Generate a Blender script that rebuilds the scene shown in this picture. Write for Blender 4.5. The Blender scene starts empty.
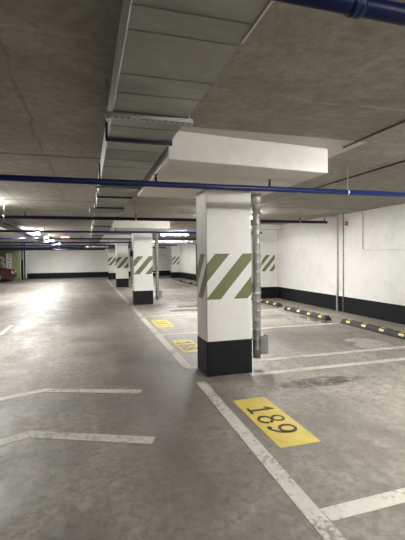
import bpy, bmesh, math, random
from mathutils import Vector, Matrix
random.seed(7)
sc = bpy.context.scene
COL = sc.collection
PI = math.pi

# ------------------------------------------------------------------ materials
class NT:
    def __init__(s, name):
        s.m = bpy.data.materials.new(name); s.m.use_nodes = True
        s.t = s.m.node_tree; s.n = s.t.nodes; s.l = s.t.links
        s.b = s.n['Principled BSDF']
    def node(s, typ, **kw):
        n = s.n.new(typ)
        for k, v in kw.items():
            if k.startswith('i_'):
                key = k[2:]; key = int(key) if key.isdigit() else key
                if isinstance(v, bpy.types.NodeSocket): s.l.new(v, n.inputs[key])
                else: n.inputs[key].default_value = v
            else: setattr(n, k, v)
        return n
    def obj(s): return s.node('ShaderNodeTexCoord').outputs['Object']
    def math(s, op, a, b=0.0, clamp=False):
        n = s.node('ShaderNodeMath', operation=op, i_0=a, i_1=b); n.use_clamp = clamp
        return n.outputs[0]
    def noise(s, vec, scale, detail=4.0, rough=.55, dist=0.0):
        n = s.node('ShaderNodeTexNoise', i_Vector=vec, i_Scale=scale, i_Detail=detail, i_Roughness=rough, i_Distortion=dist)
        return n.outputs['Fac']
    def stretch(s, vec, sx, sy, sz):
        return s.node('ShaderNodeMapping', i_Vector=vec, i_Scale=(sx, sy, sz)).outputs[0]
    def ramp(s, fac, *stops):
        r = s.node('ShaderNodeValToRGB', i_Fac=fac); e = r.color_ramp.elements
        while len(e) < len(stops): e.new(.5)
        for el, (p, c) in zip(e, stops):
            el.position = p
            el.color = (c, c, c, 1) if isinstance(c, (int, float)) else (*c, 1)
        return r.outputs[0]
    def mix(s, fac, a, b, mode='MIX'):
        n = s.node('ShaderNodeMix', data_type='RGBA', blend_type=mode)
        for k, v in ((0, fac), (6, a), (7, b)):
            if isinstance(v, bpy.types.NodeSocket): s.l.new(v, n.inputs[k])
            elif k == 0: n.inputs[k].default_value = v
            else: n.inputs[k].default_value = (*v, 1)
        return n.outputs[2]
    def set(s, **kw):
        for k, v in kw.items():
            k = k.replace('_', ' ')
            if isinstance(v, bpy.types.NodeSocket): s.l.new(v, s.b.inputs[k])
            elif isinstance(v, tuple): s.b.inputs[k].default_value = (*v, 1)
            else: s.b.inputs[k].default_value = v
        return s
    def bump(s, h, strength=.2, dist=.01):
        n = s.node('ShaderNodeBump', i_Height=h, i_Strength=strength, i_Distance=dist)
        s.l.new(n.outputs[0], s.b.inputs['Normal']); return s

def simple(name, col, rough=.5, metal=0.0, var=.12, scale=12.0, bump=0.0, spec=.5):
    k = NT(name); o = k.obj(); f = k.noise(o, scale)
    a = tuple(c*(1-var) for c in col); b = tuple(min(1, c*(1+var)) for c in col)
    k.set(Base_Color=k.ramp(f, (.3, a), (.7, b)), Roughness=rough, Metallic=metal)
    k.b.inputs['Specular IOR Level'].default_value = spec
    if bump: k.bump(k.noise(o, scale*6), bump, .003)
    return k.m

def ellipse_mask(k, x, y, cx, cy, rx, ry, warp, soft=.25):
    """1 inside a noise-warped ellipse on the floor plan, 0 outside"""
    u = k.math('DIVIDE', k.math('SUBTRACT', x, cx), rx)
    v = k.math('DIVIDE', k.math('SUBTRACT', y, cy), ry)
    d = k.math('ADD', k.math('MULTIPLY', u, u), k.math('MULTIPLY', v, v))
    d = k.math('ADD', d, k.math('MULTIPLY', k.math('SUBTRACT', warp, .5), 3.2))
    return k.math('DIVIDE', k.math('SUBTRACT', 1.0, d), soft, True)

def line_mask(k, c, pos, half, soft=.4):
    d = k.math('ABSOLUTE', k.math('SUBTRACT', c, pos))
    return k.math('SUBTRACT', 1.0, k.math('DIVIDE', d, half), True)

def m_floor():
    k = NT('concrete_floor'); o = k.obj()
    sep = k.node('ShaderNodeSeparateXYZ', i_0=o); x, y = sep.outputs[0], sep.outputs[1]
    big = k.noise(o, .55, 5, .6, .4); mid = k.noise(o, 2.6, 6, .65, .6); fine = k.noise(o, 38, 5, .7)
    streak = k.noise(k.stretch(o, 3.2, .35, 1), 1.0, 5, .6, .3)
    tone = k.math('ADD', k.math('MULTIPLY', big, .42), k.math('ADD', k.math('MULTIPLY', mid, .28), k.math('MULTIPLY', streak, .30)))
    c = k.ramp(tone, (.38, (.115, .104, .088)), (.47, (.195, .179, .153)), (.53, (.245, .226, .194)), (.61, (.36, .333, .29)))
    c = k.mix(k.ramp(k.noise(o, 13, 7, .78, .5), (.38, .75), (.58, 0.0)), c, (.11, .098, .082))
    sc_ = k.math('MULTIPLY', line_mask(k, k.math('SUBTRACT', y, k.math('MULTIPLY', x, .37)), 1.75, .16), k.math('MULTIPLY', line_mask(k, x, .9, .5), k.ramp(k.noise(o, 20, 5, .75), (.42, 0.0), (.58, 1.0))))
    c = k.mix(k.math('MULTIPLY', sc_, .55), c, (.42, .395, .345))
    # worn tyre lane in the aisle
    lane = k.math('MULTIPLY', k.math('MAXIMUM', line_mask(k, x, .62, .85), k.math('MULTIPLY', line_mask(k, x, -1.1, .6), .6)), k.ramp(streak, (.36, .1), (.58, 1.0)))
    c = k.mix(k.math('MULTIPLY', lane, .75), c, (.10, .09, .077))
    c = k.mix(k.math('MULTIPLY', ellipse_mask(k, x, y, .95, 4.6, .75, 1.7, mid, 1.2), .45), c, (.105, .093, .08))  # soft shadow beside the nearest pillar, painted into the floor colour
    # small dark pits
    vor = k.node('ShaderNodeTexVoronoi', i_Vector=o, i_Scale=2.3).outputs['Distance']
    c = k.mix(k.ramp(vor, (.028, .8), (.045, 0.0)), c, (.05, .045, .04))
    # oil stain in front of the near bay lines
    oil = k.math('MULTIPLY', ellipse_mask(k, x, y, 2.62, 4.0, .62, .17, mid, .5), k.ramp(k.noise(k.stretch(o, .6, 1.4, 1), 9, 5, .7), (.40, 0.0), (.52, 1.0)))
    c = k.mix(k.math('MULTIPLY', oil, .95), c, (.05, .045, .04))
    # sawn joint across the aisle
    j = k.math('MAXIMUM', line_mask(k, y, 7.42, .022), line_mask(k, y, 15.2, .03))
    c = k.mix(k.math('MULTIPLY', j, .6), c, (.07, .06, .05))
    # wet patches under the parking bays
    wn = k.noise(o, 1.7, 4, .55, .6)
    wet = ellipse_mask(k, x, y, 4.55, 5.55, .42, .48, wn, .3)
    for a in ((4.85, 7.9, .42, .75), (4.3, 8.75, .5, .35), (2.9, 10.6, .8, .25), (5.0, 5.0, .4, .2), (3.2, 11.4, .6, .2)):
        wet = k.math('MAXIMUM', wet, ellipse_mask(k, x, y, *a, wn, .3))
    c = k.mix(k.math('MULTIPLY', wet, .5), c, (.12, .112, .108))
    rim = k.math('MULTIPLY', k.math('MULTIPLY', wet, k.math('SUBTRACT', 1.0, wet)), 3.4, True)
    c = k.mix(rim, c, (.05, .046, .042))
    r = k.ramp(k.math('ADD', k.math('MULTIPLY', mid, .6), k.math('MULTIPLY', fine, .4)), (.40, .33), (.55, .62))
    rn = k.mix(wet, r, (.12, .12, .12))
    k.set(Base_Color=c, Roughness=rn); k.b.inputs['Specular IOR Level'].default_value = .35
    h = k.math('ADD', k.math('MULTIPLY', fine, .6), k.math('MULTIPLY', k.noise(o, 130, 3), .4))
    k.bump(k.math('MULTIPLY', h, k.math('SUBTRACT', 1.0, k.math('MULTIPLY', wet, .8))), .15, .004)
    return k.m

def m_ceiling():
    k = NT('concrete_ceiling'); o = k.obj()
    sep = k.node('ShaderNodeSeparateXYZ', i_0=o); x, y = sep.outputs[0], sep.outputs[1]
    big = k.noise(o, .7, 5, .6, .3); mid = k.noise(o, 4, 6, .65, .4); fine = k.noise(o, 45, 4, .65)
    tone = k.math('ADD', k.math('MULTIPLY', big, .5), k.math('MULTIPLY', mid, .5))
    c = k.ramp(tone, (.37, (.225, .205, .172)), (.5, (.29, .267, .228)), (.62, (.355, .33, .285)))
    c = k.mix(k.ramp(k.noise(o, 14, 6, .75), (.36, .5), (.56, 0.0)), c, (.15, .135, .11))
    wob = k.math('MULTIPLY', k.math('SUBTRACT', k.noise(o, 2.2, 3), .5), .16)
    yw = k.math('ADD', y, wob); xw = k.math('ADD', x, wob)
    # formwork joints
    left = k.math('LESS_THAN', x, .4); right = k.math('GREATER_THAN', x, .4)
    j = k.math('MULTIPLY', line_mask(k, yw, 2.03, .02), left)
    j = k.math('MAXIMUM', j, k.math('MULTIPLY', line_mask(k, yw, 2.42, .025), right))
    pale = k.math('MULTIPLY', j, k.ramp(mid, (.4, .1), (.6, .75)))
    pale = k.math('MAXIMUM', pale, k.math('MULTIPLY', k.math('MULTIPLY', line_mask(k, xw, 1.57, .03), k.math('LESS_THAN', y, 2.2)), k.ramp(mid, (.45, 0.0), (.6, .6))))
    c = k.mix(pale, c, (.40, .375, .33))
    dark = k.math('MULTIPLY', line_mask(k, k.math('ADD', y, k.math('MULTIPLY', wob, .12)), 4.43, .045), left)
    for yy in (7.85, 12.0, 16.2, 20.1):
        dark = k.math('MAXIMUM', dark, line_mask(k, k.math('ADD', y, k.math('MULTIPLY', wob, .1)), yy, .06))
    crack = k.math('MULTIPLY', line_mask(k, xw, -.40, .022), k.ramp(mid, (.42, .2), (.55, 1.0)))
    crack = k.math('MAXIMUM', crack, line_mask(k, k.math('ADD', x, k.math('MULTIPLY', wob, .2)), -1.22, .022))
    dark = k.math('MAXIMUM', dark, k.math('MULTIPLY', crack, .5))
    vor = k.node('ShaderNodeTexVoronoi', i_Vector=o, i_Scale=1.15).outputs['Distance']
    dark = k.math('MAXIMUM', dark, k.ramp(vor, (.016, .9), (.03, 0.0)))
    c = k.mix(k.math('MULTIPLY', dark, .92), c, (.06, .052, .043))
    # white paint rolled past the edges of each capital
    for py in (0.0, 7.75, 15.45, 23.1):
        mx = k.math('MULTIPLY', k.math('GREATER_THAN', xw, .56), k.math('LESS_THAN', k.math('ADD', x, k.math('MULTIPLY', wob, .3)), 2.60))
        my = k.math('MULTIPLY', k.math('GREATER_THAN', k.math('ADD', y, k.math('MULTIPLY', wob, .2)), 3.17+py), k.math('LESS_THAN', yw, 5.6+py))
        c = k.mix(k.math('MULTIPLY', k.math('MULTIPLY', mx, my), .85), c, (.55, .52, .46))
    k.set(Base_Color=c, Roughness=.85)
    k.bump(k.math('ADD', k.math('MULTIPLY', fine, .5), mid), .25, .01)
    return k.m

def m_paint(name, base, dirt, rough=.6, block=False):
    k = NT(name); o = k.obj()
    n1 = k.noise(o, 1.3, 5, .6, .3); n2 = k.noise(o, 9, 5, .65)
    f = k.math('ADD', k.math('MULTIPLY', n1, .6), k.math('MULTIPLY', n2, .4))
    c = k.ramp(f, (.34, dirt), (.56, base))
    sp = k.noise(o, 26, 3, .6)
    c = k.mix(k.ramp(sp, (.25, .5), (.31, 0.0)), c, tuple(v*.45 for v in base))
    k.set(Base_Color=c, Roughness=rough)
    k.bump(k.math('ADD', k.math('MULTIPLY', n2, .7), k.math('MULTIPLY', k.noise(o, 60, 3), .3)), .3, .008)
    return k.m

def m_worn(name, col, under, wear=.42, scale=24.0):
    k = NT(name); o = k.obj()
    f = k.math('ADD', k.math('MULTIPLY', k.noise(o, scale, 6, .75), .6), k.math('MULTIPLY', k.noise(o, 2.2, 4), .4))
    c = k.ramp(k.noise(o, 5, 4), (.3, tuple(v*.82 for v in col)), (.7, col))
    c = k.mix(k.ramp(f, (wear-.05, 1.0), (wear+.04, 0.0)), c, under)
    k.set(Base_Color=c, Roughness=.62); k.bump(k.noise(o, 60, 3), .25, .004)
    return k.m

def m_zinc(name, col=(.50, .50, .49), rough=.42):
    k = NT(name); o = k.obj()
    f = k.math('ADD', k.math('MULTIPLY', k.noise(k.stretch(o, 1, 2, 1), 1.3, 4, .6, .5), .8), k.math('MULTIPLY', k.noise(o, 30, 3), .2))
    k.set(Base_Color=k.ramp(f, (.32, tuple(v*.78 for v in col)), (.66, tuple(v*1.12 for v in col))), Metallic=.75,
          Roughness=k.ramp(f, (.3, rough+.12), (.7, rough-.06)))
    return k.m

def m_emit(name, col, strength):
    k = NT(name)
    k.set(Base_Color=(.9, .9, .88), Emission_Color=col, Emission_Strength=strength); return k.m

LAMP = 110.0
M = dict(
    floor=m_floor(), ceiling=m_ceiling(),
    white=m_paint('white_wall_paint', (.66, .648, .62), (.57, .553, .52)),
    colwhite=m_paint('white_pillar_paint', (.575, .565, .54), (.52, .508, .48)),
    capital=m_paint('rough_white_plaster', (.70, .68, .635), (.61, .585, .54), .7),
    black=simple('black_plinth_paint', (.0045, .005, .0065), .55, 0, .3, 5, 0, .2),
    olive=m_paint('olive_stripe_paint', (.115, .12, .042), (.09, .095, .033), .6),
    zinc=m_zinc('galvanised_sheet'), zincdark=m_zinc('dull_galvanised_sheet', (.35, .345, .325), .5),
    plate=m_zinc('dark_galvanised_plate', (.20, .20, .195), .55),
    spiral=m_zinc('spiral_duct_steel', (.36, .36, .355), .42),
    steel=simple('zinc_strut_steel', (.42, .42, .41), .4, .7),
    blue=simple('blue_pipe_paint', (.002, .009, .06), .42, 0, .15, 6, 0, .25),
    navy=simple('dark_blue_pipe_paint', (.004, .006, .022), .45, 0, .15, 6, 0, .2),
    brass=simple('dark_sprinkler_metal', (.03, .03, .035), .4, .5),
    conduit=simple('white_plastic_conduit', (.62, .61, .58), .5),
    greycond=simple('grey_conduit', (.30, .295, .28), .5),
    darkcable=simple('dark_cable_sheath', (.05, .045, .038), .7),
    line=m_worn('worn_white_road_paint', (.47, .445, .39), (.19, .17, .14), .46),
    faded=m_worn('faded_white_road_paint', (.50, .47, .41), (.27, .245, .205), .44),
    yellow=m_worn('yellow_floor_paint', (.50, .39, .085), (.30, .24, .09), .40, 40),
    digit=m_worn('dark_stencil_paint', (.035, .032, .025), (.22, .18, .07), .36, 40),
    rubber=simple('black_stop_rubber', (.018, .016, .014), .7, 0, .3, 14, .3),
    reflector=simple('yellow_reflector', (.70, .56, .16), .5),
    lampbody=simple('white_lamp_housing', (.7, .7, .69), .45),
    lamp=m_emit('lit_lamp_diffuser', (1.0, .988, .955), LAMP),
    red=simple('red_alarm_plastic', (.50, .022, .02), .4),
    redlit=m_emit('lit_red_sign_face', (1.0, .22, .16), .22),
    carred=simple('dark_red_car_paint', (.045, .004, .006), .25, .1, .08, 3),
    glass=simple('dark_car_glass', (.02, .022, .025), .08, 0, .05),
    tyre=simple('tyre_rubber', (.02, .02, .02), .8), rim=simple('alloy_rim', (.55, .55, .56), .3, .9),
    headlamp=simple('clear_headlamp', (.75, .75, .75), .1),
    green=m_paint('olive_green_pillar_paint', (.20, .225, .10), (.15, .17, .08)),
    khaki=m_paint('khaki_wall_paint', (.30, .275, .20), (.25, .225, .165)),
    teal=simple('teal_pipe_paint', (.07, .17, .17), .45), signwhite=simple('white_sign_paint', (.82, .81, .77), .55),
    ink=simple('dark_sign_lettering', (.05, .055, .04), .6),
    tray=simple('dark_tray_and_flange_shade', (.035, .038, .06), .55, 0, .12, 12, 0, .3),
)

# ------------------------------------------------------------------ mesh helpers
def box(bm, lo, hi, bev=0.0, seg=1):
    sx, sy, sz = (hi[i]-lo[i] for i in range(3))
    r = bmesh.ops.create_cube(bm, size=1.0)
    bmesh.ops.transform(bm, verts=r['verts'], matrix=Matrix.Translation([(lo[i]+hi[i])/2 for i in range(3)]) @ Matrix.Diagonal((sx, sy, sz, 1)))
    if bev:
        es = list({e for v in r['verts'] for e in v.link_edges})
        bmesh.ops.bevel(bm, geom=es, offset=bev, segments=seg, affect='EDGES', profile=.5)

def tube(bm, pts, r, n=12, caps=True):
    """round tube through pts; r one radius or a list"""
    pts = [Vector(p) for p in pts]; rs = r if isinstance(r, (list, tuple)) else [r]*len(pts)
    rings = []; ref = None
    for i, p in enumerate(pts):
        d = (pts[min(i+1, len(pts)-1)] - pts[max(i-1, 0)]).normalized()
        if ref is None:
            ref = Vector((0, 0, 1)) if abs(d.z) < .9 else Vector((1, 0, 0))
        u = d.cross(ref).normalized(); v = d.cross(u).normalized(); ref = v.cross(d)*1.0 if False else ref
        if abs(d.dot(ref)) > .95: ref = Vector((1, 0, 0)) if abs(d.x) < .9 else Vector((0, 0, 1)); u = d.cross(ref).normalized(); v = d.cross(u).normalized()
        rings.append([bm.verts.new(p + rs[i]*(math.cos(2*PI*k/n)*u + math.sin(2*PI*k/n)*v)) for k in range(n)])
    for a, b in zip(rings, rings[1:]):
        for k in range(n):
            f = bm.faces.new((a[k], a[(k+1) % n], b[(k+1) % n], b[k])); f.smooth = True
    if caps:
        bm.faces.new(rings[0]); bm.faces.new(list(reversed(rings[-1])))

def arc_pts(c, r, a0, a1, ax, ay, n=8):
    c = Vector(c); ax = Vector(ax); ay = Vector(ay)
    return [c + r*(math.cos(a0+(a1-a0)*i/n)*ax + math.sin(a0+(a1-a0)*i/n)*ay) for i in range(n+1)]

def extrude_poly(bm, poly, fn, h):
    """poly of 2D points -> prism; fn(u, v, w) gives the 3D point, w in 0..h"""
    a = [bm.verts.new(fn(u, v, 0)) for u, v in poly]; b = [bm.verts.new(fn(u, v, h)) for u, v in poly]
    bm.faces.new(a); bm.faces.new(list(reversed(b)))
    for i in range(len(poly)):
        j = (i+1) % len(poly); bm.faces.new((a[i], b[i], b[j], a[j]))

def obj(name, bm, mat, parent=None, loc=None):
    bmesh.ops.recalc_face_normals(bm, faces=bm.faces[:])
    me = bpy.data.meshes.new(name); bm.to_mesh(me); bm.free(); me.materials.append(M[mat] if isinstance(mat, str) else mat)
    o = bpy.data.objects.new(name, me); COL.objects.link(o)
    if parent: o.parent = parent
    if loc: o.location = loc
    return o

def new(): return bmesh.new()
def tag(o, label, cat, group=None, kind=None):
    o['label'] = label; o['category'] = cat
    if group: o['group'] = group
    if kind: o['kind'] = kind
    return o
def thing(name, label, cat, loc=(0, 0, 0), group=None, kind=None):
    o = bpy.data.objects.new(name, None); COL.objects.link(o); o.location = loc; o.empty_display_size = .1
    return tag(o, label, cat, group, kind)
def dup(root, loc, label=None, rotz=None, keep=None):
    r = root.copy(); COL.objects.link(r); r.location = loc
    if label: r['label'] = label
    if rotz is not None: r.rotation_euler.z = rotz
    for ch in list(root.children):
        c = ch.copy(); COL.objects.link(c); c.parent = r
        for g in list(ch.children):
            d = g.copy(); COL.objects.link(d); d.parent = c
    return r
def struct(name, lo, hi, mat, label, cat, bev=0.0, parent=None):
    bm = new(); box(bm, lo, hi, bev); o = obj(name, bm, mat, parent)
    if not parent: tag(o, label, cat, None, 'structure')
    return o

# ------------------------------------------------------------------ the room
H = 2.58
XR, XL, YB, YF = 6.47, -8.0, -5.0, 31.2
struct('floor', (XL-.2, YB-.2, -.2), (XR+.2, YF+.2, 0), 'floor', 'worn grey-brown concrete floor of the car park', 'floor')
struct('ceiling', (XL-.2, YB-.2, H), (XR+.2, YF+.2, H+.2), 'ceiling', 'grey concrete slab ceiling with board joints', 'ceiling')
struct('wall_right', (XR, YB, 0), (XR+.2, YF, H), 'white', 'long white wall behind the parking bays', 'wall')
struct('wall_far', (-4.65, YF, 0), (XR+.2, YF+.2, H), 'white', 'white wall closing the far end of the aisle', 'wall')
struct('wall_far_left', (XL-.2, 30.2, 0), (-4.65, 30.4, H), 'khaki', 'khaki wall with a large white numeral behind the red car', 'wall')
struct('wall_left', (XL-.2, YB, 0), (XL, 30.2, H), 'white', 'white wall on the open left side', 'wall')
struct('wall_back', (XL-.2, YB-.2, 0), (XR+.2, YB, H), 'white', 'white wall behind the camera', 'wall')
struct('wall_recess', (-4.85, 30.4, 0), (-4.65, YF+.2, H), 'white', 'short return wall beside the green pillar', 'wall')
BH = .41
struct('baseboard_right', (XR-.006, YB, 0), (XR, YF, BH), 'black', 'black painted band along the foot of the right wall', 'baseboard')
struct('baseboard_far', (-4.27, YF-.006, 0), (XR, YF, BH), 'black', 'black painted band along the foot of the far wall', 'baseboard')
struct('baseboard_left', (XL, YB, 0), (XL+.006, 30.2, BH), 'black', 'black painted band along the foot of the left wall', 'baseboard')

# ------------------------------------------------------------------ striped paint
def clip(poly, ax, lim, keep_less):
    out = []
    for i in range(len(poly)):
        p, q = poly[i], poly[(i+1) % len(poly)]
        ip = (p[ax] <= lim) if keep_less else (p[ax] >= lim); iq = (q[ax] <= lim) if keep_less else (q[ax] >= lim)
        if ip: out.append(p)
        if ip != iq:
            t = (lim-p[ax])/(q[ax]-p[ax]); out.append((p[0]+t*(q[0]-p[0]), p[1]+t*(q[1]-p[1])))
    return out
SV0, SV1 = .965, 1.535
def stripes(bm, u0, u1, fn, lean=.49, period=.365, width=.19, off=-.01):
    """diagonal bars clipped to the face u0..u1; fn(u, v, w)"""
    for k in range(-8, 12):
        a = off + k*period
        poly = [(a, SV0), (a+width, SV0), (a+width+lean, SV1), (a+lean, SV1)]
        poly = clip(clip(poly, 0, u0, False), 0, u1, True) if poly else poly
        if len(poly) >= 3: extrude_poly(bm, poly, fn, .004)

# ------------------------------------------------------------------ pillars
PW, PD = .60, .45
def make_pillar():
    t = thing('pillar', '', 'pillar', (0, 0, 0), 'striped white pillars along the bay line', 'thing')
    bm = new(); box(bm, (0, 0, 0), (PW, PD, 2.33), .012, 2); obj('shaft', bm, 'colwhite', t)
    bm = new(); box(bm, (-.004, -.004, 0), (PW+.004, PD+.004, .445), .012, 2); obj('black_plinth', bm, 'black', t)
    bm = new()
    stripes(bm, .002, PW-.002, lambda u, v, w: (u, -w, v))
    stripes(bm, -PD+.002, -.002, lambda u, v, w: (-w, -u, v))
    stripes(bm, PW+.002, PW+PD-.002, lambda u, v, w: (PW+w, u-PW, v))
    stripes(bm, .002, PW-.002, lambda u, v, w: (PW-u, PD+w, v))
    obj('warning_stripes', bm, 'olive', t)
    # capital: a thick drop slab with a slightly ragged lower edge
    bm = new(); extrude_poly(bm, [(-.735, -1.33), (.945, -1.15), (.945, .80), (-.735, .80)], lambda u, v, w: (u, v, 2.33+w), H-2.33)
    bmesh.ops.bevel(bm, geom=bm.edges[:], offset=.012, segments=2, affect='EDGES', profile=.5)
    obj('capital', bm, 'capital', t)
    return t
PIL = make_pillar()
PY = [4.60, 12.38, 20.05, 27.7]
PL = ['nearest and largest white pillar with olive diagonal stripes and black foot',
      'second striped white pillar back along the aisle, just left of the nearest one',
      'third striped white pillar along the aisle, partly behind the second',
      'last and smallest striped white pillar before the far white wall']
PIL.location = (1.41, PY[0], 0); PIL['label'] = PL[0]
for y, l in zip(PY[1:], PL[1:]): dup(PIL, (1.40, y, 0), l)

# pillars standing half in the right wall
def make_wall_pillar():
    t = thing('wall_pillar', '', 'pillar', (0, 0, 0), 'striped wall pillars on the right wall', 'thing')
    bm = new(); box(bm, (0, 0, 0), (.609, .6, H-.001), .01, 2); obj('shaft', bm, 'colwhite', t)
    bm = new(); box(bm, (-.004, -.004, 0), (.604, .604, BH), .008, 1); obj('black_plinth', bm, 'black', t)
    bm = new(); stripes(bm, .01, .52, lambda u, v, w: (u, -w, v), .49, .30, .15)
    stripes(bm, -.58, -.02, lambda u, v, w: (-w, -u, v), .49, .30, .15); obj('warning_stripes', bm, 'olive', t)
    bm = new(); box(bm, (-.25, -.35, H-.16), (.609, .95, H), .01, 1); obj('capital', bm, 'capital', t)
    return t
WP = make_wall_pillar(); WP.location = (XR-.61, 12.54, 0); WP['label'] = 'striped white half-pillar in the right wall, seen just past the metal downpipe'
dup(WP, (XR-.61, 27.6, 0), 'small distant striped half-pillar in the right wall, between first and second pillars')

# ------------------------------------------------------------------ spiral downpipes beside the pillars
def make_downpipe():
    t = thing('spiral_downpipe', '', 'pipe', (0, 0, 0), 'spiral metal downpipes beside the pillars')
    R = .056; bm = new(); n = 24
    prof = []; z = .12; 
    steps = 17
    # body with raised lock seams every 13 cm
    pts, rs = [], []
    while z < 2.22:
        for dz, dr in ((0, 0), (.112, 0), (.116, .0038), (.126, .0038), (.130, 0)):
            pts.append((0, 0, min(z+dz, 2.24))); rs.append(R+dr)
        z += .1301
    tube(bm, pts, rs, n); obj('tube', bm, 'spiral', t)
    bm = new(); tube(bm, [(0, 0, 2.20), (0, 0, 2.205), (0, 0, 2.27), (0, 0, 2.33)], [R+.002, R+.012, R+.014, R+.016], n); obj('top_collar', bm, 'zincdark', t)
    bm = new()
    box(bm, (.02, -.072, .17), (.14, -.066, .42), .001); box(bm, (.134, -.072, .17), (.14, .05, .42), .001); box(bm, (-.10, -.066, .38), (-.066, .05, .41), .002)
    for i in range(4):
        tube(bm, [(.04, -.078, .20+.06*i), (.04, -.066, .20+.06*i)], .006, 8)
    obj('guard_plate', bm, 'plate', t)
    for zz in (1.0, 1.9):
        bm = new(); tube(bm, [(0, 0, zz-.012), (0, 0, zz-.011), (0, 0, zz+.011), (0, 0, zz+.012)], [R+.002, R+.006, R+.006, R+.002], n)
        box(bm, (-.186, -.012, zz-.01), (-R, .012, zz+.01), .001); obj('clamp', bm, 'steel', t)
    return t
DP = make_downpipe()
DL = ['spiral metal downpipe with guard plate beside the nearest pillar', 'spiral metal downpipe beside the second pillar',
      'thin spiral downpipe beside the third pillar, with black box near it', 'tiny spiral downpipe beside the last pillar']
DP.location = (2.195, 4.86, 0); DP['label'] = DL[0]
for y, l in zip(PY[1:], DL[1:]): dup(DP, (2.185, y+.26, 0), l)
t = thing('junction_box', 'small black box on the side of the second pillar', 'box', (1.358, 12.62, 1.62))
bm = new(); box(bm, (-.045, -.06, -.09), (.04, .06, .09), .01, 2); obj('case', bm, 'black', t)
bm = new(); tube(bm, [(0, 0, .09), (0, 0, .70)], .01, 8); obj('cable', bm, 'darkcable', t)

# ------------------------------------------------------------------ air duct under the ceiling
t = thing('air_duct', 'long rectangular galvanised air duct under the ceiling along the aisle edge', 'duct', (0, 0, H))
DX0, DX1, DZ = .167, .635, 2.38
bm = new()
box(bm, (DX0+.003, YB+.3, DZ+.003-H), (DX1-.003, 27.0, -.004), .002)
obj('duct_body', bm, 'zincdark', t)
bm = new()                                   # bright folded edge on the aisle side
box(bm, (DX0-.004, YB+.3, DZ-H), (DX0+.003, 27.0, -.002), .001)
obj('side_sheet', bm, 'zinc', t)
ys = [-3.0, -1.8, -.6, .5, 1.40, 1.555, 1.93, 2.15, 2.7, 3.3, 3.62, 3.9, 5.0, 5.4]
for y in ys:
    bm = new(); box(bm, (DX0, y-.003, DZ-.0012-H), (DX1-.002, y+.003, DZ+.004-H), .002); obj('cross_seam', bm, 'zincdark', t)
bm = new(); box(bm, (DX1-.012, -1.0, DZ-.006-H), (DX1-.002, 1.52, DZ+.004-H), .001); obj('drip_edge', bm, 'conduit', t)
for y in (-1.2, 2.98, 4.58, 5.8, 7.05, 8.7, 11.2, 13.6, 16.0, 18.5, 21.0, 23.5):
    bm = new(); box(bm, (DX0-.02, y-.007, DZ-.022-H), (DX1+.012, y+.007, DZ+.02-H), .002)
    box(bm, (DX0-.02, y-.007, DZ-.022-H), (DX0-.004, y+.007, -.01), .002); obj('flange', bm, 'tray', t)  # dark paint puts the shade on the flanges into their colour
bm = new(); box(bm, (.05, 7.1, DZ-.07-H), (DX1+.02, 7.5, DZ+.0-H), .004); obj('outlet_box', bm, 'zincdark', t)
# strut rails hung on rods that carry the duct
def make_strut():
    t = thing('strut_rail', '', 'rail', (0, 0, 0), 'strut rails under the air duct')
    bm = new()
    box(bm, (DX0-.06, -.02, 2.354), (DX1+.03, -.016, 2.379), .001); box(bm, (DX0-.06, .016, 2.354), (DX1+.03, .02, 2.379), .001)
    x = DX0-.05
    while x < DX1+.02:
        box(bm, (x, -.018, 2.351), (x+.022, .018, 2.355)); x += .038
    box(bm, (DX0-.06, -.018, 2.376), (DX1+.03, .018, 2.379)); obj('slotted_rail', bm, 'steel', t)
    for x in (DX0-.035, DX1+.012):
        bm = new(); tube(bm, [(x, 0, 2.32), (x, 0, H)], .005, 8); tube(bm, [(x, 0, 2.342), (x, 0, 2.351)], .011, 6); obj('threaded_rod', bm, 'steel', t)
    return t
ST = make_strut(); ST.location = (0, 2.45, 0); ST['label'] = 'slotted strut rail under the air duct, nearest one, in front of the pillar capital'
for y, l in ((4.95, 'second strut rail across the underside of the air duct, just past the near blue pipe'), (7.95, 'third strut rail across the underside of the air duct, far back')):
    dup(ST, (0, y, 0), l)

# ------------------------------------------------------------------ sprinkler pipes
def head(bm, x, z):
    tube(bm, [(x, 0, z), (x, 0, z+.055), (x, 0, z+.056), (x, 0, z+.075), (x, 0, z+.076), (x, 0, z+.08)], [.013, .013, .009, .009, .022, .022], 10)
def sprinkler(y, z, x0, x1, heads, rods, mat, label, r=.03, couplings=()):
    t = thing('sprinkler_pipe', label, 'pipe', (x0, y, z), 'sprinkler pipes crossing under the ceiling')
    bm = new(); tube(bm, [(0, 0, 0), (x1-x0, 0, 0)], r, 16)
    obj('tube', bm, mat, t)
    for x in heads:
        bm = new(); head(bm, x-x0, r*.6); obj('sprinkler_head', bm, 'brass', t)
    for x in rods:
        bm = new(); tube(bm, [(x-x0, 0, r*.9), (x-x0, 0, H-z)], .0045, 8); tube(bm, [(x-x0-.012, 0, 0), (x-x0+.012, 0, 0)], r+.003, 16); obj('hanger', bm, 'steel', t)
    for x in couplings:
        bm = new(); tube(bm, [(x-x0-.025, 0, 0), (x-x0-.02, 0, 0), (x-x0-.004, 0, 0), (x-x0, 0, 0), (x-x0+.004, 0, 0), (x-x0+.02, 0, 0), (x-x0+.025, 0, 0)], [r, r+.006, r+.006, r+.003, r+.006, r+.006, r], 16); obj('coupling', bm, mat, t)
    return t
ZP = 2.225
sprinkler(1.07, 2.29, -2.6, XR, [], [-.4, 3.6], 'blue', 'thick bright blue pipe crossing the very top right corner', .030, (.83, 1.10))
sprinkler(3.87, ZP, -7.5, XR, [-3.1, .67, 1.91, 4.6], [-2.4, 2.9], 'blue', 'blue sprinkler pipe in front of the nearest pillar top', .029)
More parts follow.
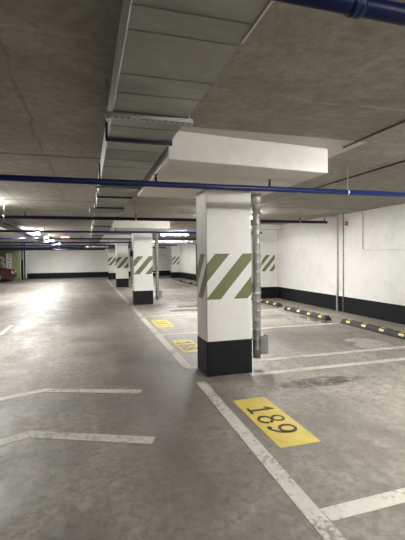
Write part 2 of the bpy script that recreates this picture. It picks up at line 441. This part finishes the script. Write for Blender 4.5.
sprinkler(7.46, ZP, -7.5, 5.06, [-3.4, -1.03, .9, 4.39, 5.0], [-1.36, .9, 4.39], 'navy', 'dark blue sprinkler pipe with a free end in front of the right wall', .030)
sprinkler(11.3, ZP, -7.5, 5.3, [-1.09, .78, 2.9], [-3.0, 4.2], 'blue', 'blue sprinkler pipe just in front of the second pillar capital', .030)
sprinkler(15.5, ZP, -7.5, 5.3, [-2.9, -.2, 2.3], [-3.2, 2.2], 'navy', 'dark sprinkler pipe between second and third pillars', .030)
sprinkler(19.2, ZP, -7.5, 5.3, [-1.3, 1.0], [-3.2, 3.2], 'blue', 'thin blue sprinkler pipe just in front of the third pillar', .032)
sprinkler(23.4, ZP, -7.5, 5.3, [-1.3, 1.0], [-3.2, 3.2], 'navy', 'thin dark sprinkler pipe between third and last pillars', .035)
sprinkler(27.0, 2.16, -7.5, 5.3, [-1.3], [-3.2, 3.2], 'navy', 'farthest thin dark sprinkler pipe before the far wall', .045)

# round ducts and trays far down the aisle
def far_run(name, label, cat, y, z, x0, x1, r, mat, rods):
    t = thing(name, label, cat, (x0, y, z)); bm = new(); pts, rs = [], []; x = 0.0; L = x1-x0
    while x < L:
        for dx, dr in ((0, 0), (.24, 0), (.245, .006), (.265, .006)): pts.append((min(x+dx, L), 0, 0)); rs.append(r+dr)
        x += .27
    tube(bm, pts, rs, 18); obj('tube', bm, mat, t)
    for xx in rods:
        bm = new(); tube(bm, [(xx-x0, 0, r*.95), (xx-x0, 0, H-z)], .006, 8); obj('hanger', bm, 'steel', t)
far_run('round_duct', 'grey round spiral duct crossing right behind the second pillar', 'duct', 17.6, 2.20, 2.30, 5.6, .085, 'spiral', (2.6, 5.0))
far_run('round_duct', 'grey round spiral duct on the aisle side, behind the second pillar', 'duct', 25.2, 2.22, -.1, 1.3, .11, 'spiral', (-.04, 1.1))
def tray(label, x0, x1, y0, y1, z, hang, sides_y):
    t = thing('cable_tray', label, 'cable tray', ((x0+x1)/2, (y0+y1)/2, z)); cx, cy = (x0+x1)/2, (y0+y1)/2
    bm = new(); box(bm, (x0-cx, y0-cy, 0), (x1-cx, y1-cy, .006)); 
    if sides_y:
        box(bm, (x0-cx, y0-cy, 0), (x1-cx, y0-cy+.006, .13)); box(bm, (x0-cx, y1-cy-.006, 0), (x1-cx, y1-cy, .06))
    else:
        box(bm, (x0-cx, y0-cy, 0), (x0-cx+.006, y1-cy, .08)); box(bm, (x1-cx-.006, y0-cy, 0), (x1-cx, y1-cy, .06))
    obj('tray_channel', bm, 'tray', t)
    bm = new()
    for i in range(3):
        f = .25+.25*i
        if sides_y: tube(bm, [(x0-cx+.02, (y0-cy)+f*(y1-y0), .025), (x1-cx-.02, (y0-cy)+f*(y1-y0), .025)], .014, 8)
        else: tube(bm, [((x0-cx)+f*(x1-x0), y0-cy+.02, .025), ((x0-cx)+f*(x1-x0), y1-cy-.02, .025)], .014, 8)
    obj('cables', bm, 'darkcable', t)
    for h in hang:
        bm = new(); p = (h-cx, 0) if sides_y else (0, h-cy); tube(bm, [(p[0], p[1], .004), (p[0], p[1], H-z)], .006, 8); obj('hanger', bm, 'steel', t)
tray('long grey cable tray running down the aisle between the lamps', -2.24, -1.95, -3.0, 28.0, 2.36, [0, 4, 8.6, 13, 18, 23], False)
tray('dark cable tray crossing in front of the far wall', -6.2, 1.2, 28.1, 28.35, 2.04, [-5, -2, .6], True)
tray('upper dark cable tray crossing near the far wall, above another', -5.0, 4.2, 26.0, 26.2, 2.19, [-4, -1, 2], True)

# ------------------------------------------------------------------ lamps
def make_lamp():
    t = thing('fluorescent_lamp', '', 'lamp', (0, 0, 0), 'long fluorescent lamps under the ceiling')
    bm = new(); box(bm, (-.055, -.62, -.035), (.055, .62, .025), .008, 2); obj('housing', bm, 'lampbody', t)
    bm = new()
    pts = [(.05*math.cos(a), -.035+.038*math.sin(a)) for a in [PI+PI*i/8 for i in range(9)]]
    extrude_poly(bm, pts, lambda u, v, w: (u, -.60+w, v), 1.20); obj('diffuser', bm, 'lamp', t)
    for s in (-1, 1):
        bm = new(); box(bm, (-.054, s*.61-.014, -.076), (.054, s*.61+.014, -.034), .006, 2); obj('end_cap', bm, 'lampbody', t)
    for s in (-1, 1):
        bm = new(); tube(bm, [(0, s*.4, .02), (0, s*.4, .055)], .015, 8); obj('hanger', bm, 'steel', t)
    return t
LZ = H-.055
LP = make_lamp()
lamps = [(-1.84, 8.0, 0, 'lamp over the aisle just left of the view'), (-2.34, 6.2, 0, 'added unseen lamp left of the cable tray, brightening ceiling and floor at left'), (-1.84, 19.7, 0, 'added lamp right of the cable tray, third in line, brightening the far floor'),  # the last two lamps here are added to brighten ceiling and far floor
         (-2.34, 15.3, 0, 'lit lamp left of the cable tray over the aisle'), (-1.84, 16.0, 0, 'lit lamp right of the cable tray over the aisle'),
         (-2.34, 17.4, 0, 'second lit lamp in line left of the cable tray'), (-1.84, 23.0, 0, 'small lit lamp far down the aisle, fourth in line right of the tray'), (-2.34, 24.6, 0, 'small lit lamp far down the aisle left of the tray'),
         (-1.84, 28.2, 0, 'last lit lamp in front of the far wall'),
         (3.5, 9.15, PI/2, 'nearer of two parallel lit lamps over bays behind nearest pillar'), (3.5, 9.45, PI/2, 'farther of two parallel lamps behind nearest pillar, added to brighten the bays'), (3.9, 2.1, PI/2, 'added second lamp over the near bay right of the view, brightening it'), (3.9, 1.7, PI/2, 'lamp over the near bay right of the view'), (2.2, -1.8, PI/2, 'lamp over the bay behind and right of the camera'),  # farther lamp of each pair is added to brighten the bays
         (3.7, 16.8, PI/2, 'lit lamp over the bays right behind the second pillar'), (3.9, 24.6, PI/2, 'lit lamp over the farthest bays'),
         (-6.6, 12.0, 0, 'lamp over the left side bays'), (-6.6, 23.0, 0, 'lamp over the bays beside the red car')]
for i, (x, y, rz, l) in enumerate(lamps):
    if i == 0: LP.location = (x, y, LZ); LP.rotation_euler.z = rz; LP['label'] = l
    else: dup(LP, (x, y, LZ), l, rz)

t = thing('hanging_sign', 'small lit red sign hanging from the ceiling far down the aisle', 'sign', (-.93, 18.4, 2.40))
bm = new(); box(bm, (-.19, -.03, -.08), (.19, .03, .08), .008, 2); obj('case', bm, 'red', t)
bm = new(); box(bm, (-.175, -.034, -.065), (.175, -.029, .065), .002); obj('lit_face', bm, 'redlit', t)
for s in (-.14, .14):
    bm = new(); tube(bm, [(s, 0, .07), (s, 0, H-2.40)], .006, 8); obj('hanger', bm, 'steel', t)

# ------------------------------------------------------------------ right wall fittings
t = thing('alarm_button', 'small red alarm box high on the right white wall', 'alarm', (XR, 8.66, 2.32))
bm = new(); box(bm, (-.05, -.04, -.05), (0, .04, .05), .008, 2); obj('case', bm, 'red', t)
bm = new(); tube(bm, [(-.052, 0, 0), (-.049, 0, 0)], .02, 14); obj('button', bm, 'signwhite', t)
bm = new(); tube(bm, [(-.015, 0, .048), (-.015, 0, .12)], .006, 8); obj('cable_gland', bm, 'conduit', t)
bm = new(); tube(bm, [(XR-.016, 8.79, .02), (XR-.016, 8.79, H)], .014, 10)
for z in (.3, .9, 1.5, 2.1): box(bm, (XR-.03, 8.768, z-.012), (XR, 8.812, z+.012), .002)
tag(obj('thin_conduit', bm, 'greycond'), 'thin vertical conduit left of the red alarm, wall to floor', 'conduit')
bm = new(); tube(bm, [(XR-.035, 9.02, 0), (XR-.035, 9.02, H)], .024, 14); 
for z in (.6, 1.6, 2.4): tube(bm, [(XR-.035, 9.02, z-.012), (XR-.035, 9.02, z+.012)], .035, 14)
tag(obj('riser_pipe', bm, 'conduit'), 'thicker white riser pipe on the right wall, beside the thin conduit', 'pipe')
bm = new(); pts = [(XR-.014, 8.78, H-.02), (XR-.014, 8.12, H-.02)]
pts = [(XR-.014, 8.70, H-.03)] + arc_pts((XR-.014, 8.12, H-.11), .08, PI/2, PI, (0, 1, 0), (0, 0, 1), 6)
pts += arc_pts((XR-.014, 7.96, 1.70), .08, 0, -PI/2, (0, 1, 0), (0, 0, 1), 6) + [(XR-.014, 2.0, 1.62)]
tube(bm, pts, .013, 10)
tag(obj('bent_conduit', bm, 'conduit'), 'thin conduit bending down then running level on the right wall', 'conduit')
bm = new(); tube(bm, [(XR-.06, 22.9, 0), (XR-.06, 22.9, 2.5)], .06, 12); tag(obj('gap_tube', bm, 'black'), 'dark vertical tube standing in for an opening in the distant right wall', 'pipe')  # black tube stands in for a dark gap between wall segments

# dark tubes added as stand-ins for the slab joints
for x, y0, y1, l in ((2.45, -1.0, 3.36, 'dark slab joint drawn as a tube, ending at right corner of the near capital'), (3.50, -1.0, 8.9, 'dark slab joint drawn as a tube over the right hand bays')):
    bm = new(); tube(bm, [(x, y0, H-.008), (x+.01, (y0+y1)/2, H-.008), (x+.02, y1, H-.008)], .010, 8)
    tag(obj('joint_tube', bm, 'darkcable'), l, 'cable', 'dark slab joints along the ceiling')

# ------------------------------------------------------------------ floor markings
def strip(pts, w, mat, name, label, group, h=.003):
    """flat painted strip through plan points with mitred corners"""
    bm = new(); P = [Vector((*p, 0)) for p in pts]; L, R = [], []
    for i, p in enumerate(P):
        if i == 0: d = (P[1]-p).normalized(); nrm = Vector((-d.y, d.x, 0)); s = 1
        elif i == len(P)-1: d = (p-P[i-1]).normalized(); nrm = Vector((-d.y, d.x, 0)); s = 1
        else:
            d0 = (p-P[i-1]).normalized(); d1 = (P[i+1]-p).normalized(); d = (d0+d1).normalized(); nrm = Vector((-d.y, d.x, 0)); s = 1/max(.3, d.dot(d1))
        L.append((p + nrm*w/2*s)); R.append((p - nrm*w/2*s))
    a = [v.to_2d() for v in L]; b = [v.to_2d() for v in R]
    for i in range(len(a)-1):
        extrude_poly(bm, [a[i], a[i+1], b[i+1], b[i]], lambda u, v, q: (u, v, q), h)
    bmesh.ops.remove_doubles(bm, verts=bm.verts[:], dist=1e-5)
    return tag(obj(name, bm, mat), label, 'floor marking', group)
G1 = 'white lines edging the aisle'; G2 = 'white bay dividers'
LX = 1.275
strip([(1.165, -1.5), (LX, 4.44)], .115, 'line', 'aisle_line', 'long white line edging the aisle, from the lower right corner up to the nearest pillar', G1)
strip([(1.40, 5.055), (LX+.04, 5.06), (LX, 5.15), (LX+.01, 12.0)], .12, 'line', 'aisle_line', 'white aisle line between the nearest and second pillars, left of the yellow boxes', G1)
strip([(LX, 12.9), (LX, 19.8)], .12, 'line', 'aisle_line', 'white aisle line between the second and third pillars', G1)
strip([(LX, 20.6), (LX, 27.5)], .12, 'line', 'aisle_line', 'white aisle line between the third and last pillars', G1)
strip([(1.29, 1.915), (5.6, 2.05)], .115, 'line', 'bay_line', 'white bay line branching right near the lower right corner', G2)
for y, x0, x1, l in ((-.62, 1.34, 5.6, 'white bay line behind the camera'),
                 (4.52, 1.95, 5.6, 'lower of the two white lines right of the nearest pillar'), (5.11, 1.42, 5.6, 'upper of the two white lines right of the nearest pillar'),
                 (7.38, 1.34, 5.3, 'white bay line between the two far yellow number boxes'), (9.85, 1.34, 5.3, 'white bay line beyond the farthest yellow number box'),
                 (12.3, 2.0, 5.3, 'white bay line beside the foot of the second pillar'), (12.95, 2.0, 5.3, 'white bay line just behind the second pillar'),
                 (15.3, 1.34, 5.3, 'first white bay line beyond the second pillar'), (17.7, 1.34, 5.3, 'second white bay line beyond the second pillar')):
    strip([(x0, y), (x1, y)], .105, 'line', 'bay_line', l, G2)
strip([(-1.49, 3.13), (-.5, 3.57), (.49, 3.13)], .125, 'line', 'chevron_line', 'nearer white chevron painted on the aisle floor', 'white chevrons on the aisle')
strip([(-1.55, 4.33), (-.5, 4.72), (.55, 4.33)], .115, 'line', 'chevron_line', 'farther white chevron painted on the aisle floor', 'white chevrons on the aisle')
for i, y in enumerate((8.45, 11.1, 13.7, 16.3, 18.9, 21.5)):
    strip([(-1.68, y), (-1.66, y+1.15)], .09, 'faded', 'dash_line', ['nearest', 'second', 'third', 'fourth', 'fifth', 'farthest'][i]+' faded white dash of the broken line along the left aisle', 'faded dashes of the aisle line')

# stencilled digits: u along the reading direction, v up the digit, size about 0.2 x 0.24
def ring(bm, cu, cv, ro_u, ro_v, ri_u, ri_v, a0, a1, fn, n=28):
    vs = []
    for i in range(n+1):
        a = a0+(a1-a0)*i/n
        vs.append(((cu+ro_u*math.cos(a), cv+ro_v*math.sin(a)), (cu+ri_u*math.cos(a), cv+ri_v*math.sin(a))))
    for p, q in zip(vs, vs[1:]): extrude_poly(bm, [p[0], q[0], q[1], p[1]], fn, .0015)
def digit(bm, ch, fn):
    W, Hh = .15, .26
    if ch == '1':
        for poly in ([(-.019, .02), (.019, .02), (.019, Hh), (-.012, Hh), (-.019, .22)], [(-.068, 0), (.068, 0), (.068, .027), (-.068, .027)], [(-.066, .195), (-.012, Hh), (-.012, .215), (-.052, .172)]):
            extrude_poly(bm, poly, fn, .0015)
    elif ch == '8':
        ring(bm, 0, .197, .070, .063, .037, .043, .12, 2*PI+.02, fn); ring(bm, 0, .071, .086, .073, .049, .050, .3, 2*PI+.1, fn)
    elif ch == '9':
        ring(bm, -.004, .178, .084, .082, .047, .057, -.1, 2*PI-.25, fn); ring(bm, -.09, .165, .172, .165, .135, .145, -1.25, .1, fn)
        ring(bm, -.055, .03, .024, .024, .002, .002, 0, 2*PI, fn, 12)
    elif ch == '7':
        for poly in ([(-.07, Hh), (.07, Hh), (.07, Hh-.025), (-.07, Hh-.025)], [(.04, Hh-.025), (.07, Hh-.025), (.0, 0), (-.032, 0)]): extrude_poly(bm, poly, fn, .0015)
def number_box(y0, y1, text, label):
    t = thing('number_box', label, 'floor marking', (1.60, (y0+y1)/2, 0), 'yellow number boxes in the bays')
    h = (y1-y0)/2
    bm = new(); box(bm, (-.185, -h, 0), (.18, h, .003)); obj('yellow_panel', bm, 'yellow', t)
    for i, ch in enumerate(text):
        c = .222-i*.222 + .06*0 + .18*0
        bm = new(); off = (3.22-(2.7+3.75)/2)
        digit(bm, ch, lambda u, v, w: (-.135+v, c+off-u, .0032+w)); obj('painted_digit', bm, 'digit', t)
number_box(2.70, 3.75, '189', 'nearest yellow box painted with the number 189')
number_box(5.86, 6.84, '188', 'middle yellow number box, half hidden by the nearest pillar')
number_box(8.16, 9.18, '187', 'small yellow number box between the first and second pillars')

# ------------------------------------------------------------------ wheel stops
def make_stop():
    t = thing('wheel_stop', '', 'wheel stop', (0, 0, 0), 'rubber wheel stops in front of the right wall')
    L = .98; bm = new()
    prof = [(-.085, 0), (-.08, .035), (-.055, .097), (-.04, .105), (.04, .105), (.055, .097), (.08, .035), (.085, 0)]
    extrude_poly(bm, prof, lambda u, v, w: (u, -L+w, v), 2*L)
    bmesh.ops.bisect_plane
    for v in bm.verts:
        if abs(v.co.y) > L-.01 and v.co.z > .05: v.co.y *= .955
    obj('rubber_body', bm, 'rubber', t)
    for y in (-.74, -.25, .25, .74):
        bm = new()
        extrude_poly(bm, [(-.0775, .045), (-.0595, .088), (-.0575, .088), (-.0755, .045)], lambda u, v, w: (u-.001, y-.06+w, v), .12)
        extrude_poly(bm, [(-.035, .104), (.0, .104), (.0, .107), (-.035, .107)], lambda u, v, w: (u, y-.06+w, v), .12)
        obj('yellow_reflector', bm, 'reflector', t)
    for y in (-.5, 0, .5):
        bm = new(); tube(bm, [(.02, y, .103), (.02, y, .109)], .016, 10); obj('bolt', bm, 'steel', t)
    return t
WS = make_stop()
stops = [(5.42, 6.38, 'nearest black and yellow wheel stop, cut by the right edge of the picture'), (5.29, 8.72, 'wheel stop with yellow reflectors in the middle of the right wall'),
         (5.42, 11.3, 'wheel stop whose end shows just right of the metal downpipe'), (5.42, 14.1, 'first wheel stop beyond the nearest pillar, left of it'), (5.42, 16.5, 'wheel stop far along the right wall, second beyond the pillar'),
         (5.42, 18.9, 'wheel stop far along the right wall, third beyond the pillar'), (5.42, 21.6, 'wheel stop far along the right wall, fourth beyond the pillar'), (5.42, 24.0, 'farthest wheel stop along the right wall')]
for i, (x, y, l) in enumerate(stops):
    if i == 0: WS.location = (x, y, 0); WS['label'] = l
    else: dup(WS, (x, y, 0), l)

# ------------------------------------------------------------------ far left corner
t = thing('green_pillar', 'olive green pillar at the far left beside the red car', 'pillar', (-4.735, 29.4, 0), None, 'thing')
bm = new(); box(bm, (-.205, 0, 0), (.205, .5, H), .012, 2); obj('shaft', bm, 'green', t)
bm = new(); box(bm, (-.25, -.02, 2.3), (.25, .52, H-.003), .01); obj('capital', bm, 'green', t)
t = thing('upright_sign', 'tall white sign panel with vertical lettering next to the green pillar', 'sign', (-5.16, 29.62, 0))
bm = new(); box(bm, (-.19, -.02, .05), (.18, .02, 1.86), .006); obj('panel', bm, 'signwhite', t)
bm = new()
for i, z in enumerate((1.58, 1.36, 1.14, .92, .70, .48)):          # tall illegible letter strokes
    box(bm, (-.08, -.024, z), (.07, -.019, z+.035)); box(bm, (-.08 if i % 2 else .035, -.024, z), (-.045 if i % 2 else .07, -.019, z+.15))
    if i % 3 == 0: box(bm, (-.08, -.024, z+.12), (.07, -.019, z+.155))
obj('lettering', bm, 'ink', t)
for x in (-.13, .12):
    bm = new(); box(bm, (x-.015, -.015, 0), (x+.015, .015, .06)); obj('foot', bm, 'steel', t)
# big white numeral 3 on the khaki wall
bm = new()
def ring_w(cu, cv, ro, ri, a0, a1):
    for i in range(24):
        a, b = a0+(a1-a0)*i/24, a0+(a1-a0)*(i+1)/24
        extrude_poly(bm, [(cu+ro*math.cos(a), cv+ro*math.sin(a)), (cu+ro*math.cos(b), cv+ro*math.sin(b)), (cu+ri*math.cos(b), cv+ri*math.sin(b)), (cu+ri*math.cos(a), cv+ri*math.sin(a))], lambda u, v, w: (-5.80+u, 30.195-w, .74+v), .005)
ring_w(0, .68, .25, .11, -PI/2, PI*.85); ring_w(0, .27, .30, .14, -PI*.85, PI/2)
tag(obj('painted_numeral', bm, 'signwhite'), 'large white numeral 3 painted on the khaki wall above the red car', 'wall marking')
bm = new(); tube(bm, [(-4.47, 30.4, 0), (-4.47, 30.4, H)], .07, 14); t1 = tag(obj('teal_pipe', bm, 'teal'), 'teal vertical pipe with black foot right of the green pillar', 'pipe')
bm = new(); tube(bm, [(-4.47, 30.4, 0), (-4.47, 30.4, 1.4)], .075, 14); o = obj('black_foot', bm, 'black', t1)
bm = new(); tube(bm, [(-4.33, 30.6, 0), (-4.33, 30.6, H)], .05, 12); tag(obj('blue_riser', bm, 'blue'), 'dark blue vertical pipe at the left end of the far wall', 'pipe')

# the red car, only its nose in view
t = thing('car', 'dark red car with its nose showing at the far left edge', 'car', (-5.50, 28.25, 0))
bm = new()
side = [(.87, .28), (.90, .45), (.88, .62), (.78, .76), (.45, .86), (-.35, .95), (-1.05, 1.42), (-1.5, 1.50), (-2.3, 1.48), (-3.0, 1.18), (-3.35, 1.02), (-3.42, .7), (-3.40, .3), (-3.1, .22), (.6, .22)]
secs = []
for yy, sc_, zt in ((-.86, .97, .93), (-.82, .99, .97), (-.6, 1.0, 1.0), (.6, 1.0, 1.0), (.82, .99, .97), (.86, .97, .93)):
    secs.append([bm.verts.new(((p[0]+1.25)*sc_-1.25, yy*(1.0 if p[1] < 1.0 else .86), p[1]*zt)) for p in side])
for a, b in zip(secs, secs[1:]):
    for i in range(len(side)):
        j = (i+1) % len(side); f = bm.faces.new((a[i], a[j], b[j], b[i])); f.smooth = True
bm.faces.new(secs[0]); bm.faces.new(list(reversed(secs[-1]))); obj('body', bm, 'carred', t)
for s in (-1, 1):
    bm = new(); extrude_poly(bm, [(-.55, .98), (-1.08, 1.34), (-1.6, 1.40), (-2.25, 1.38), (-2.75, 1.12), (-2.8, 1.0)], lambda u, v, w: (u, s*(.79+w), v), .02); obj('side_window', bm, 'glass', t)
    bm = new(); box(bm, (.70, s*.62-.15, .56), (.885, s*.62+.15, .70), .03, 2); obj('headlamp', bm, 'headlamp', t)
    for x in (0, -2.55):
        bm = new(); tube(bm, [(x, s*.68, .32), (x, s*.70, .32), (x, s*.86, .32), (x, s*.88, .32)], [.28, .32, .32, .28], 24); w = obj('wheel', bm, 'tyre', t)
        bm = new(); tube(bm, [(x, s*.86, .32), (x, s*.885, .32)], [.21, .19], 20); obj('rim', bm, 'rim', w)
bm = new(); box(bm, (.84, -.4, .36), (.905, .4, .50), .02, 2); obj('grille', bm, 'black', t)
bm = new(); extrude_poly(bm, [(-.38, .962), (-1.03, 1.405), (-1.05, 1.395), (-.40, .95)], lambda u, v, w: (u+.012, -.66+w, v+.012), 1.32); obj('windscreen', bm, 'glass', t)

# ------------------------------------------------------------------ camera and world
yaw, pitch, roll = .28707, -.03406, -.01065
fwd = Vector((math.sin(yaw)*math.cos(pitch), math.cos(yaw)*math.cos(pitch), math.sin(pitch)))
right = Vector((math.cos(yaw), -math.sin(yaw), 0)); up = right.cross(fwd)
r = right*math.cos(roll)+up*math.sin(roll); u = -right*math.sin(roll)+up*math.cos(roll)
cam = bpy.data.cameras.new('camera'); co = bpy.data.objects.new('camera', cam); COL.objects.link(co)
co.matrix_world = Matrix(((r.x, u.x, -fwd.x, 0), (r.y, u.y, -fwd.y, 0), (r.z, u.z, -fwd.z, 1.5), (0, 0, 0, 1)))
cam.sensor_fit = 'VERTICAL'; cam.sensor_height = 36; cam.lens = 26.0; cam.clip_start = .05; cam.clip_end = 200
sc.camera = co
w = bpy.data.worlds.new('world'); sc.world = w; w.use_nodes = True
w.node_tree.nodes['Background'].inputs[0].default_value = (.02, .02, .02, 1); w.node_tree.nodes['Background'].inputs[1].default_value = 0.0
sc.view_settings.view_transform = 'Standard'; sc.view_settings.look = 'None'; sc.view_settings.gamma = 1; sc.view_settings.exposure = 1.64
